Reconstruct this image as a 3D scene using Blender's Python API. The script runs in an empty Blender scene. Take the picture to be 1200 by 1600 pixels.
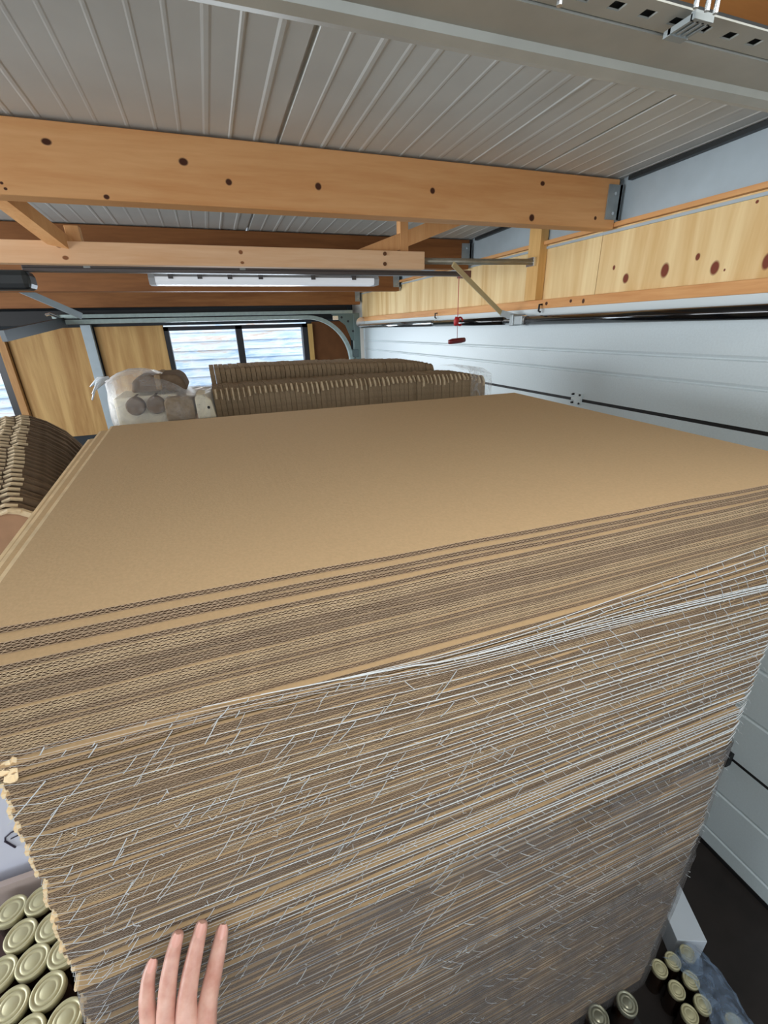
import bpy, bmesh, math, random
from mathutils import Vector, Matrix
random.seed(7)
SC = bpy.context.scene
COL = SC.collection
H = 2.095                                   # camera height above the floor

# ------------------------------------------------------------------ camera, world, lights
cam_d = bpy.data.cameras.new('camera'); cam = bpy.data.objects.new('camera', cam_d); COL.objects.link(cam)
r = Vector((0.934998533, -0.353608372, -0.027182025)); d = Vector((-0.161082587, -0.355144315, -0.920828386)); f = Vector((0.315959084, 0.865351741, -0.389019565))
cam.matrix_world = Matrix(((r.x, -d.x, -f.x, 0), (r.y, -d.y, -f.y, 0), (r.z, -d.z, -f.z, H), (0, 0, 0, 1)))
cam_d.sensor_fit = 'VERTICAL'; cam_d.sensor_height = 36; cam_d.lens = 683.6 / 1600 * 36; cam_d.clip_start = 0.02
SC.camera = cam
SC.view_settings.view_transform = 'Standard'; SC.view_settings.look = 'None'; SC.view_settings.gamma = 1
SC.view_settings.exposure = 0.6
world = bpy.data.worlds.new('overcast_sky'); SC.world = world; world.use_nodes = True
bg = world.node_tree.nodes['Background']; bg.inputs[0].default_value = (0.80, 0.90, 1.0, 1); bg.inputs[1].default_value = 1.6

def area(name, loc, rot, sx, sy, power, col):
    l = bpy.data.lights.new(name, 'AREA'); l.shape = 'RECTANGLE'; l.size = sx; l.size_y = sy; l.energy = power; l.color = col
    o = bpy.data.objects.new(name, l); o.location = loc; o.rotation_euler = rot; COL.objects.link(o); return o
PI = math.pi
# daylight in the openings of the room
area('daylight_side_window', (-3.36, 1.65, H - 0.20), (0, -PI/2, 0), 1.0, 4.3, 95, (0.92, 0.96, 1.0))
area('daylight_doorway', (-0.25, -2.44, H - 0.35), (PI/2, 0, 0), 2.9, 1.5, 8, (1.0, 0.97, 0.93))
area('daylight_back_window', (0.36, 5.44, H - 0.28), (-PI/2, 0, 0), 1.4, 0.62, 14, (0.80, 0.90, 1.0))

# ------------------------------------------------------------------ node helpers
def mat(name): 
    m = bpy.data.materials.new(name); m.use_nodes = True
    return m, m.node_tree, m.node_tree.nodes['Principled BSDF']
def nd(nt, t, **k):
    n = nt.nodes.new(t)
    for a, v in k.items(): setattr(n, a, v)
    return n
def lk(nt, a, b): nt.links.new(a, b)
def mapping(nt, scale, rot=(0, 0, 0)):
    tc = nd(nt, 'ShaderNodeTexCoord'); mp = nd(nt, 'ShaderNodeMapping'); mp.inputs['Scale'].default_value = scale; mp.inputs['Rotation'].default_value = rot
    lk(nt, tc.outputs['Object'], mp.inputs[0]); return tc, mp
def ramp(nt, src, stops):
    rp = nd(nt, 'ShaderNodeValToRGB'); e = rp.color_ramp.elements
    while len(e) < len(stops): e.new(0.5)
    for i, (p, c) in enumerate(stops): e[i].position = p; e[i].color = (*c, 1)
    lk(nt, src, rp.inputs[0]); return rp
def noise(nt, vec, scale, detail=3, rough=0.5, dist=0):
    n = nd(nt, 'ShaderNodeTexNoise'); n.inputs['Scale'].default_value = scale; n.inputs['Detail'].default_value = detail
    n.inputs['Roughness'].default_value = rough; n.inputs['Distortion'].default_value = dist
    if vec is not None: lk(nt, vec, n.inputs['Vector'])
    return n
def bump(nt, src, bs, strength, dist=0.01):
    b = nd(nt, 'ShaderNodeBump'); b.inputs['Strength'].default_value = strength; b.inputs['Distance'].default_value = dist
    lk(nt, src, b.inputs['Height']); lk(nt, b.outputs[0], bs.inputs['Normal'])
def S(c):                                    # sRGB 0-255 to linear
    return tuple(((v/255)/12.92 if v/255 <= 0.04045 else ((v/255 + 0.055)/1.055)**2.4) for v in c)
def plain(name, c, rough=0.5, metal=0.0, spec=0.5, nscale=0, namp=0.1, bmp=0):
    m, nt, bs = mat(name); c = S(c)
    bs.inputs['Roughness'].default_value = rough; bs.inputs['Metallic'].default_value = metal; bs.inputs['Specular IOR Level'].default_value = spec
    if nscale:
        tc, mp = mapping(nt, (1, 1, 1)); n = noise(nt, mp.outputs[0], nscale, 4)
        rp = ramp(nt, n.outputs[0], [(0.3, tuple(v*(1-namp) for v in c)), (0.7, tuple(min(1, v*(1+namp)) for v in c))])
        lk(nt, rp.outputs[0], bs.inputs[0])
        if bmp: bump(nt, n.outputs[0], bs, bmp, 0.004)
    else: bs.inputs[0].default_value = (*c, 1)
    return m
KS = 0.78
def wood(name, light, dark, axis='X', knots=(), gs=1.0, plane='XZ', rough=0.6, knotcol=(70, 34, 16), contrast=(0.32, 0.72)):
    """sawn timber: stretched grain along axis, knots at the given places (object space)"""
    m, nt, bs = mat(name); bs.inputs['Roughness'].default_value = rough; bs.inputs['Specular IOR Level'].default_value = 0.3
    sc = {'X': (1.2, 14, 14), 'Y': (14, 1.2, 14), 'Z': (14, 14, 1.2)}[axis]
    tc, mp = mapping(nt, tuple(v*gs for v in sc))
    n1 = noise(nt, mp.outputs[0], 1.0, 5, 0.6, 0.8 if gs > .6 else 2.2); n2 = noise(nt, mp.outputs[0], 5.0, 4, 0.6, 0.2)
    mx = nd(nt, 'ShaderNodeMix', data_type='FLOAT'); mx.inputs[0].default_value = 0.35
    lk(nt, n1.outputs[0], mx.inputs[2]); lk(nt, n2.outputs[0], mx.inputs[3])
    rp = ramp(nt, mx.outputs[0], [(contrast[0], S(dark)), (contrast[1], S(light))]); col = rp.outputs[0]
    a, b = {'XZ': (0, 2), 'YZ': (1, 2)}[plane]
    sep = nd(nt, 'ShaderNodeSeparateXYZ'); lk(nt, tc.outputs['Object'], sep.inputs[0])
    for (ka, kb, ra, rb) in knots:
        t = []
        for ax, c, rr in ((a, ka, ra), (b, kb, rb)):
            s = nd(nt, 'ShaderNodeMath', operation='SUBTRACT'); s.inputs[1].default_value = c; lk(nt, sep.outputs[ax], s.inputs[0])
            q = nd(nt, 'ShaderNodeMath', operation='DIVIDE'); q.inputs[1].default_value = rr*KS; lk(nt, s.outputs[0], q.inputs[0])
            p = nd(nt, 'ShaderNodeMath', operation='POWER'); p.inputs[1].default_value = 2; lk(nt, q.outputs[0], p.inputs[0]); t.append(p)
        ad = nd(nt, 'ShaderNodeMath', operation='ADD'); lk(nt, t[0].outputs[0], ad.inputs[0]); lk(nt, t[1].outputs[0], ad.inputs[1])
        k = nd(nt, 'ShaderNodeMapRange'); k.inputs['From Min'].default_value = 0.7; k.inputs['From Max'].default_value = 1.5
        k.inputs['To Min'].default_value = 1; k.inputs['To Max'].default_value = 0; lk(nt, ad.outputs[0], k.inputs[0])
        mm = nd(nt, 'ShaderNodeMix', data_type='RGBA'); lk(nt, k.outputs[0], mm.inputs[0]); lk(nt, col, mm.inputs[6]); mm.inputs[7].default_value = (*S(knotcol), 1)
        col = mm.outputs[2]
    lk(nt, col, bs.inputs[0]); bump(nt, n2.outputs[0], bs, 0.15, 0.003)
    return m
def film(name, alpha, c=(235, 240, 245), rough=0.25, nscale=25, edge=0.0):
    """clear plastic: see-through with a milky, wrinkled sheen"""
    m, nt, bs = mat(name); bs.inputs[0].default_value = (*S(c), 1); bs.inputs['Roughness'].default_value = rough
    tl_ = nd(nt, 'ShaderNodeBsdfTranslucent'); tl_.inputs[0].default_value = (*S(c), 1); m2 = nd(nt, 'ShaderNodeMixShader'); m2.inputs[0].default_value = .4
    tr = nd(nt, 'ShaderNodeBsdfTransparent'); mx = nd(nt, 'ShaderNodeMixShader'); out = nt.nodes['Material Output']
    tc, mp = mapping(nt, (1, 1, 1)); n = noise(nt, mp.outputs[0], nscale, 4, 0.6, 1.0)
    mr = nd(nt, 'ShaderNodeMapRange'); mr.inputs['From Min'].default_value = 0.35; mr.inputs['From Max'].default_value = 0.75
    mr.inputs['To Min'].default_value = alpha*0.35; mr.inputs['To Max'].default_value = min(1, alpha*1.7)
    lk(nt, n.outputs[0], mr.inputs[0])
    lw = nd(nt, 'ShaderNodeLayerWeight'); lw.inputs[0].default_value = .5; pw = nd(nt, 'ShaderNodeMath', operation='POWER'); pw.inputs[1].default_value = 3; lk(nt, lw.outputs['Facing'], pw.inputs[0])
    ml = nd(nt, 'ShaderNodeMath', operation='MULTIPLY_ADD', use_clamp=True); ml.inputs[1].default_value = edge; lk(nt, pw.outputs[0], ml.inputs[0]); lk(nt, mr.outputs[0], ml.inputs[2]); lk(nt, ml.outputs[0], mx.inputs[0])
    bump(nt, n.outputs[0], bs, 0.6, 0.01)
    lk(nt, tr.outputs[0], mx.inputs[1]); lk(nt, bs.outputs[0], m2.inputs[1]); lk(nt, tl_.outputs[0], m2.inputs[2]); lk(nt, m2.outputs[0], mx.inputs[2]); lk(nt, mx.outputs[0], out.inputs[0])
    return m

M = {}
M['kraft'] = plain('kraft_board', (200, 172, 134), 0.75, 0, 0.2, 260, 0.05, 0.08)
M['kraft_edge'] = plain('kraft_cut_edge', (166, 145, 122), 0.85, 0, 0.15, 60, 0.10)
M['kraft_edge_pale'] = plain('kraft_cut_edge_pale', (198, 175, 144), 0.85, 0, 0.15, 60, 0.10)
M['kraft_edge_grey'] = plain('kraft_cut_edge_grey', (148, 135, 122), 0.85, 0, 0.15, 60, 0.12)  # cool light and film haze low on the stack, put into the edge colour
M['flute'] = plain('shaded_fluting_paper', (108, 88, 70), 0.9, 0, 0.1)  # shade inside the flutes painted as a darker wall colour
M['kraft_side'] = plain('kraft_cut_side', (232, 210, 172), 0.8, 0, 0.15, 40, 0.12)
M['net'] = plain('white_net_yarn', (202, 208, 211), 0.45, 0, 0.5)
M['steel'] = plain('galvanised_steel', (158, 166, 168), 0.45, 0.55, 0.5, 30, 0.10)
M['steel_green'] = plain('zinc_track_steel', (150, 166, 164), 0.4, 0.5, 0.5, 30, 0.10)
M['steel_pale'] = plain('painted_steel_beam', (172, 186, 194), 0.5, 0.1, 0.4, 12, 0.05)
M['steel_dark'] = plain('dark_steel', (58, 62, 64), 0.45, 0.6)
M['black'] = plain('black_rubber', (14, 14, 16), 0.6)
M['shaft'] = plain('black_lacquered_tube', (16, 17, 19), 0.12, 0.3, 0.8)
M['chrome'] = plain('bright_zinc_tube', (150, 156, 160), 0.12, 0.9)
M['bolt'] = plain('shiny_bolt', (225, 228, 230), 0.2, 0.9)
M['door'] = plain('door_panel_white', (202, 214, 218), 0.38, 0, 0.5, 140, 0.03, 0.15)
M['white'] = plain('white_painted_header', (206, 216, 218), 0.5)
M['ceiling'] = plain('ceiling_panel_white', (200, 204, 202), 0.42, 0, 0.5, 5, 0.05)
M['dark_wall'] = plain('dark_cladding', (48, 54, 60), 0.8)
M['inner_wall'] = plain('inner_wall_boards', (196, 192, 182), 0.8)
M['floor'] = plain('dark_concrete_floor', (40, 35, 33), 0.7, 0, 0.3, 8, 0.25)
M['frame'] = plain('black_window_frame', (26, 28, 36), 0.4)
M['lid'] = plain('pale_gold_lid', (190, 184, 148), 0.36, 0.25, 0.5)
M['lid_grey'] = plain('grey_metal_lid', (150, 150, 132), 0.25, 0.6)
M['jar'] = plain('dark_filled_jar', (30, 18, 10), 0.08, 0, 0.7)
M['pulp'] = plain('brown_pulp', (150, 130, 104), 0.9, 0, 0.15, 90, 0.16, 0.4)
M['pulp_rim'] = plain('pale_pulp_rim', (212, 192, 160), 0.9, 0, 0.15, 90, 0.10, 0.4)
M['pulp_tan'] = plain('tan_pulp', (160, 126, 100), 0.85, 0, 0.2, 40, 0.08, 0.2)
M['pulp_dark'] = plain('dark_pulp', (116, 98, 80), 0.9, 0, 0.15, 50, 0.2, 0.4)
M['cream'] = plain('cream_pulp', (240, 232, 208), 0.8, 0, 0.2, 60, 0.06)
M['carton'] = plain('brown_carton', (150, 118, 82), 0.8, 0, 0.2, 20, 0.06)
M['whitebox'] = plain('white_box_board', (212, 216, 232), 0.6, 0, 0.3)
M['ink'] = plain('marker_ink', (40, 34, 56), 0.6)
M['tray'] = plain('greyish_tray_board', (176, 160, 154), 0.8)
M['red'] = plain('red_cord', (176, 26, 34), 0.5)
M['darkred'] = plain('dark_red_handle', (110, 28, 34), 0.4)
M['lamp_body'] = plain('lamp_grey_plastic', (170, 174, 178), 0.4)
M['film'] = film('clear_bag_film', 0.17, (250, 252, 254), .2, 30, 1.0)
M['wrap'] = film('clear_shrink_film', 0.30)
M['haze'] = film('stretch_film', 0.28, (152, 150, 152), 0.35, 9)
M['bluefilm'] = film('bluish_crumpled_film', 0.34, (176, 204, 240), 0.2, 14)
M['table'] = plain('storage_table_top', (70, 48, 44), 0.7)
M['pallet'] = wood('pallet_timber', (52, 44, 38), (34, 28, 24), 'X')
def diffuser_mat():
    m, nt, bs = mat('lamp_diffuser'); bs.inputs[0].default_value = (*S((222, 228, 235)), 1); bs.inputs['Roughness'].default_value = 0.35
    bs.inputs['Emission Color'].default_value = (0.9, 0.95, 1, 1); bs.inputs['Emission Strength'].default_value = 0.18; return m
M['diffuser'] = diffuser_mat()
def glass_mat():
    m, nt, bs = mat('window_glass'); tr = nd(nt, 'ShaderNodeBsdfTransparent'); gl = nd(nt, 'ShaderNodeBsdfGlossy'); gl.inputs['Roughness'].default_value = 0.03
    fr = nd(nt, 'ShaderNodeFresnel'); fr.inputs[0].default_value = 1.35; mx = nd(nt, 'ShaderNodeMixShader')
    lk(nt, fr.outputs[0], mx.inputs[0]); lk(nt, tr.outputs[0], mx.inputs[1]); lk(nt, gl.outputs[0], mx.inputs[2]); lk(nt, mx.outputs[0], nt.nodes['Material Output'].inputs[0]); return m
M['glass'] = glass_mat()
def skin_mat():
    m, nt, bs = mat('skin'); tc, mp = mapping(nt, (1, 1, 1)); n = noise(nt, mp.outputs[0], 60, 4); n2 = noise(nt, mp.outputs[0], 420, 2)
    rp = ramp(nt, n.outputs[0], [(0.3, S((196, 142, 126))), (0.7, S((220, 178, 162)))]); lk(nt, rp.outputs[0], bs.inputs[0])
    bs.inputs['Roughness'].default_value = 0.42; bs.inputs['Subsurface Weight'].default_value = 0.12; bs.inputs['Subsurface Radius'].default_value = (0.006, 0.002, 0.001)
    bs.inputs['Subsurface Scale'].default_value = 0.5
    bump(nt, n2.outputs[0], bs, 0.12, 0.001); return m
M['skin'] = skin_mat(); M['nail'] = plain('finger_nail', (222, 168, 154), 0.25)

# ------------------------------------------------------------------ geometry helpers
class MB:
    def __init__(s): s.v = []; s.f = []
    def add(s, vs, fs):
        k = len(s.v); s.v += [tuple(v) for v in vs]; s.f += [tuple(i + k for i in q) for q in fs]; return s
    def box(s, a, b, rot=None, piv=None):
        x0, y0, z0 = a; x1, y1, z1 = b
        vs = [(x0,y0,z0),(x1,y0,z0),(x1,y1,z0),(x0,y1,z0),(x0,y0,z1),(x1,y0,z1),(x1,y1,z1),(x0,y1,z1)]
        if rot is not None:
            p = Vector(piv or ((x0+x1)/2,(y0+y1)/2,(z0+z1)/2)); vs = [rot @ (Vector(v)-p) + p for v in vs]
        return s.add(vs, [(0,3,2,1),(4,5,6,7),(0,1,5,4),(1,2,6,5),(2,3,7,6),(3,0,4,7)])
    def bar(s, p, q, w, h, up=(0,0,1)):
        p = Vector(p); q = Vector(q); t = (q-p).normalized(); u = Vector(up); side = t.cross(u).normalized(); u = side.cross(t)
        vs = []
        for c in (p, q):
            for a, b in ((-1,-1),(1,-1),(1,1),(-1,1)): vs.append(c + side*a*w/2 + u*b*h/2)
        return s.add(vs, [(3,2,1,0),(4,5,6,7),(0,1,5,4),(1,2,6,5),(2,3,7,6),(3,0,4,7)])
    def tube(s, pts, rad, n=8, cap=True, flat=1.0):
        pts = [Vector(p) for p in pts]; m = len(pts); rr = rad if isinstance(rad, (list, tuple)) else [rad]*m
        k = len(s.v); up = None
        for i, p in enumerate(pts):
            t = (pts[min(i+1, m-1)] - pts[max(i-1, 0)]).normalized()
            if up is None: up = Vector((0,0,1)) if abs(t.z) < 0.9 else Vector((0,1,0))
            a = t.cross(up).normalized(); up = a.cross(t).normalized()
            for j in range(n):
                th = 2*PI*j/n; s.v.append(tuple(p + a*math.cos(th)*rr[i]*flat + up*math.sin(th)*rr[i]))
        for i in range(m-1):
            for j in range(n): s.f.append((k+i*n+j, k+i*n+(j+1)%n, k+(i+1)*n+(j+1)%n, k+(i+1)*n+j))
        if cap: s.f.append(tuple(k+j for j in range(n))[::-1]); s.f.append(tuple(k+(m-1)*n+j for j in range(n)))
        return s
    def lathe(s, prof, c=(0,0,0), n=28):
        k = len(s.v); m = len(prof)
        for (rr, z) in prof:
            for j in range(n): s.v.append((c[0]+rr*math.cos(2*PI*j/n), c[1]+rr*math.sin(2*PI*j/n), c[2]+z))
        for i in range(m-1):
            for j in range(n): s.f.append((k+i*n+j, k+i*n+(j+1)%n, k+(i+1)*n+(j+1)%n, k+(i+1)*n+j))
        s.f.append(tuple(k+j for j in range(n))[::-1]); s.f.append(tuple(k+(m-1)*n+j for j in range(n))); return s
    def prism(s, poly, axis, a, b):
        """poly of 2-D points in the plane normal to axis, from a to b"""
        def P(u, v, t): return {'X': (t,u,v), 'Y': (u,t,v), 'Z': (u,v,t)}[axis]
        n = len(poly); vs = [P(u,v,a) for u,v in poly] + [P(u,v,b) for u,v in poly]
        return s.add(vs, [tuple(range(n))[::-1], tuple(range(n,2*n))] + [(i,(i+1)%n,n+(i+1)%n,n+i) for i in range(n)])
    def grid(s, rows):
        k = len(s.v); n = len(rows[0])
        for rw in rows: s.v += [tuple(p) for p in rw]
        for i in range(len(rows)-1):
            for j in range(n-1): s.f.append((k+i*n+j, k+i*n+j+1, k+(i+1)*n+j+1, k+(i+1)*n+j))
        return s
    def mesh(s, name, m, smooth=False, fix=True):
        me = bpy.data.meshes.new(name); me.from_pydata(s.v, [], s.f); me.update()
        if fix:
            bm = bmesh.new(); bm.from_mesh(me); bmesh.ops.recalc_face_normals(bm, faces=bm.faces[:]); bm.to_mesh(me); bm.free()
        for x in (m if isinstance(m, (list, tuple)) else [m]): me.materials.append(x)
        if smooth: me.shade_smooth()
        return me
    def build(s, name, m, parent=None, smooth=False, bev=0, fix=True, center=False):
        if center and parent is None:
            c = Vector((sum(v[0] for v in s.v)/len(s.v), sum(v[1] for v in s.v)/len(s.v), min(v[2] for v in s.v)))
            s.v = [tuple(Vector(v)-c) for v in s.v]
        o = bpy.data.objects.new(name, s.mesh(name, m, smooth, fix)); COL.objects.link(o)
        if center and parent is None: o.location = c
        if parent is not None: o.parent = parent
        if bev:
            b = o.modifiers.new('bevel', 'BEVEL'); b.width = bev; b.segments = 2; b.limit_method = 'ANGLE'
        return o
def tag(o, label=None, cat=None, group=None, kind=None):
    if label: o['label'] = label
    if cat: o['category'] = cat
    if group: o['group'] = group
    if kind: o['kind'] = kind
    return o
def thing(name, label, cat, loc=(0,0,0), group=None, kind=None):
    o = bpy.data.objects.new(name, None); o.empty_display_size = 0.05; o.location = loc; COL.objects.link(o)
    return tag(o, label, cat, group, kind)
def struct(o, label=None, cat='structure'):
    o['kind'] = 'structure'
    if label: o['label'] = label; o['category'] = cat
    return o
def copy_tree(o, parent=None):
    c = o.copy(); COL.objects.link(c); c.parent = parent
    for ch in list(o.children): copy_tree(ch, c)
    return c
ORD = ['', 'first', 'second', 'third', 'fourth', 'fifth', 'sixth', 'seventh', 'eighth', 'ninth', 'tenth', 'eleventh', 'twelfth', 'thirteenth', 'fourteenth', 'fifteenth',
       'sixteenth', 'seventeenth', 'eighteenth', 'nineteenth', 'twentieth']
def lerp(a, b, t): return a + (b-a)*t
def curve(pts, x):
    if x <= pts[0][0]: return pts[0][1]
    for (x0, y0), (x1, y1) in zip(pts, pts[1:]):
        if x <= x1: return lerp(y0, y1, (x-x0)/(x1-x0))
    return pts[-1][1]

# ------------------------------------------------------------------ room shell
XW = 1.66; YB = 5.5; XL = -3.4; YF = -2.5
struct(MB().box((XL-.1, YF-.1, -.1), (XW+.12, YB+.12, 0)).build('floor', M['floor']), 'dark concrete floor of the garage', 'floor')

def zc(y): return H + 0.52 - 0.025*(y-1.63)           # underside of the roof panels
def ceiling():
    prof = []; seams = [0.295 + 0.94*k for k in range(-4, 2)]
    x = XL-.1; ribs = []
    for s_ in seams:
        ribs.append((s_, 0.014, 0.010))
        for k in range(1, 14): ribs.append((s_ + k*0.94/14 + random.uniform(-.006, .006), random.choice((0.012, 0.016, 0.02)), -random.choice((0.0009, 0.0013, 0.002))))
    ribs = [(c, w, h_*(.45 if c < .1 and h_ < 0 else 1)) for c, w, h_ in ribs]
    ribs = [q for q in ribs if XL < q[0]-.02 and q[0] + .02 < XW+.1]
    prof.append((XL-.1, 0))
    for (c, w, h_) in sorted(ribs):
        prof += [(c-w/2, 0), (c-w*0.22, h_), (c+w*0.22, h_), (c+w/2, 0)]
    prof.append((XW+.12, 0))
    b = MB()
    def row(y, up): return [(px, y, zc(y) + pz + up) for px, pz in prof]
    b.grid([row(YF-.1, 0), row(YB+.12, 0)])
    b.add([(XL-.1, YF-.1, zc(YF)+.1), (XW+.12, YF-.1, zc(YF)+.1), (XW+.12, YB+.12, zc(YB)+.1), (XL-.1, YB+.12, zc(YB)+.1)], [(0,1,2,3)])
    return b.build('ceiling', M['ceiling'], fix=False)
struct(ceiling(), 'white ribbed metal roof panels of the ceiling', 'ceiling')

# right wall above the door and its cladding
struct(MB().box((XW+.03, YF, 0), (XW+.1, .3, H+.62)).box((XW+.03, .3, H+.03), (XW+.1, 5.06, H+.62)).box((XW+.03, 5.06, 0), (XW+.1, YB+.1, H+.62)).build('wall_right', M['inner_wall']), 'right wall behind the plywood and above the door', 'wall')
steel_o = MB().prism([(XW+.03, H+.34), (XW, H+.34), (XW, H+.55), (XW+.03, H+.55)], 'Y', -1.0, YB).prism([(XW, H+.335), (XW-.012, H+.335), (XW-.012, H+.345), (XW, H+.345)], 'Y', -1.0, YB)
o = steel_o.build('steel_edge_beam', M['steel_pale']); tag(o, 'pale blue-grey steel edge beam between plywood and ceiling on the right wall', 'beam')
f_ = MB()
for y0, y1 in ((-1.0, 1.6), (1.66, 2.72), (2.78, 3.87), (3.93, 5.0)):
    f_.add([(XW-.022, y0, zc(y0)-.018), (XW, y0, zc(y0)-.018), (XW, y0, zc(y0)-.004), (XW-.022, y0, zc(y0)-.004), (XW-.022, y1, zc(y1)-.018), (XW, y1, zc(y1)-.018), (XW, y1, zc(y1)-.004), (XW-.022, y1, zc(y1)-.004)],
           [(3,2,1,0),(4,5,6,7),(0,1,5,4),(1,2,6,5),(2,3,7,6),(3,0,4,7)])
f_.build('top_flange', M['steel_dark'], o)
PLY = dict(light=(240, 214, 162), dark=(212, 172, 112))
wp1 = wood('plywood_knotty', axis='Z', gs=0.26, plane='YZ', knotcol=(120, 56, 34), contrast=(0.35, 0.62),
           knots=[(1.55, H+.158, .017, .022), (1.375, H+.168, .02, .03), (1.185, H+.155, .018, .026), (1.025, H+.155, .016, .028), (1.62, H+.205, .008, .011), (1.255, H+.197, .01, .014), (1.15, H+.145, .004, .005), (1.10, H+.325, .006, .006)], **PLY)
wp2 = wood('plywood_plain', axis='Z', gs=0.28, plane='YZ', contrast=(0.35, 0.62), knotcol=(150, 96, 50), **PLY)
for nm, y0, y1, m_, lb in (('plywood_sheet', .3, 1.705, wp1, 'knotty plywood panel at the right edge above the door'), ('plywood_sheet', 1.708, 5.05, wp2, 'plain plywood panel above the far part of the door, behind the timber post')):
    o = MB().box((XW-.004, y0, H+.108), (XW+.028, y1, H+.352)).build(nm, m_); tag(o, lb, 'panel')
TB = dict(light=(228, 176, 118), dark=(200, 138, 82))
w_trim = wood('orange_batten', axis='Y', plane='YZ', **TB)
struct(MB().box((XW-.03, .3, H+.352), (XW+.03, 5.1, H+.368)).build('trim_1', w_trim), 'thin orange timber strip along the top of the plywood', 'trim')
w_bat = wood('orange_batten_knots', axis='Y', plane='YZ', knots=[(2.0, H+.088, .012, .01), (1.75, H+.085, .01, .012), (1.83, H+.09, .01, .009)], **TB)
struct(MB().box((XW-.022, .3, H+.066), (XW+.03, 5.1, H+.108)).build('trim_2', w_bat, bev=.002), 'orange timber batten along the bottom of the plywood', 'trim')
struct(MB().box((XW-.014, .3, H+.026), (XW+.03, 5.1, H+.066)).build('trim_3', M['white']), 'white strip over the garage door', 'trim')
for y_, lb in ((2.03, 'small black hook on the orange batten beside the strut bracket'), (3.2, 'small black hook on the far part of the orange batten')):
    tag(MB().tube([(XW-.024, y_, H+.085), (XW-.04, y_, H+.085), (XW-.042, y_, H+.055), (XW-.03, y_, H+.05)], .005, 6).build('wall_hook', M['black'], center=True), lb, 'hook')

# garage door
D1 = thing('door_1', 'white sectional garage door with black seams on the right wall', 'garage door', (XW, 2.7, 0)); D1['kind'] = 'structure'
D1i = Vector((XW, 2.7, 0))
def pd(b, name, m, **k):
    b.v = [tuple(Vector(v)-D1i) for v in b.v]; return b.build(name, m, D1, **k)
SE = [0.03, -.355, -.975, -1.597, -2.083]
for i in range(4):
    zt, zb = SE[i]+H-.007, SE[i+1]+H+.007
    g = [zt-.155, zt-.245] if i == 0 else [zt-.19, zt-.40]
    pts = [(XW, zb), (XW+.028, zb), (XW+.028, zt), (XW, zt)]
    for q in g: pts += [(XW, q+.012), (XW+.005, q+.002), (XW+.005, q-.002), (XW, q-.006)]
    pd(MB().prism(pts, 'Y', .33, 5.04), 'panel', M['door'])
for i in (1, 2, 3): pd(MB().box((XW+.001, .33, SE[i]+H-.0075), (XW+.02, 5.04, SE[i]+H+.0075)), 'seam_seal', M['black'])
pd(MB().box((XW-.004, .33, .0), (XW+.026, 5.04, SE[4]+H+.008)), 'bottom_seal', M['black'])
for y_ in (1.727, 3.311):
    z_ = H + lerp(-.345, -.355, .5); b = MB()
    for s_ in (-1, 1): b.box((XW-.008, y_-.022+s_*.012, z_-.026), (XW, y_-.012+s_*.012+.012, z_+.026))
    b.box((XW-.01, y_-.03, z_-.008), (XW, y_+.03, z_+.008)); h_ = pd(b, 'hinge', M['white'])
    for a in (-1, 1):
        for c in (-1, 1): pd(MB().tube([(XW-.012, y_+a*.024, z_+c*.02), (XW, y_+a*.024, z_+c*.02)], .005, 8), 'bolt', M['black'])
pd(MB().box((XW-.03, .655, H-1.625), (XW, .715, H-1.565)).tube([(XW-.045, .685, H-1.6), (XW, .685, H-1.6)], .018, 12), 'roller_bracket', M['black'])

# torsion shaft over the door
sh = thing('torsion_shaft', 'black torsion spring shaft lying along the top of the garage door', 'shaft', (0, 0, 0))
MB().tube([(1.60, .36, H+.012), (1.60, 5.08, H+.012)], .012, 12).build('shaft', M['chrome'], sh, smooth=True)
MB().tube([(1.60, .40, H+.012), (1.60, 2.08, H+.012)], .022, 20).build('spring', M['shaft'], sh, smooth=True)
MB().tube([(1.60, 2.30, H+.014), (1.60, 3.15, H+.014)], .021, 20).build('spring', M['shaft'], sh, smooth=True)
MB().tube([(1.60, 3.2, H+.016), (1.60, 5.0, H+.016)], .021, 20).build('sleeve', M['chrome'], sh, smooth=True)
b = MB().box((1.565, 2.17, H-.012), (1.655, 2.20, H+.045)).box((1.57, 2.10, H-.008), (1.63, 2.17, H+.036)); b.build('bearing_bracket', M['steel'], sh, bev=.003)
MB().tube([(1.60, 2.085, H+.012), (1.60, 2.13, H+.012)], .027, 14).build('spring_plug', M['bolt'], sh)
MB().lathe([(.0, -.05), (.045, -.05), (.05, -.04), (.042, -.03), (.042, .03), (.05, .04), (.045, .05), (0, .05)], n=20)
dr = MB().tube([(1.60, 4.93, H+.05), (1.60, 4.95, H+.05), (1.60, 4.951, H+.05), (1.60, 5.02, H+.05), (1.60, 5.021, H+.05), (1.60, 5.04, H+.05)], [.055, .055, .046, .046, .056, .056], 20); dr.build('cable_drum', M['bolt'], sh)

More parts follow.
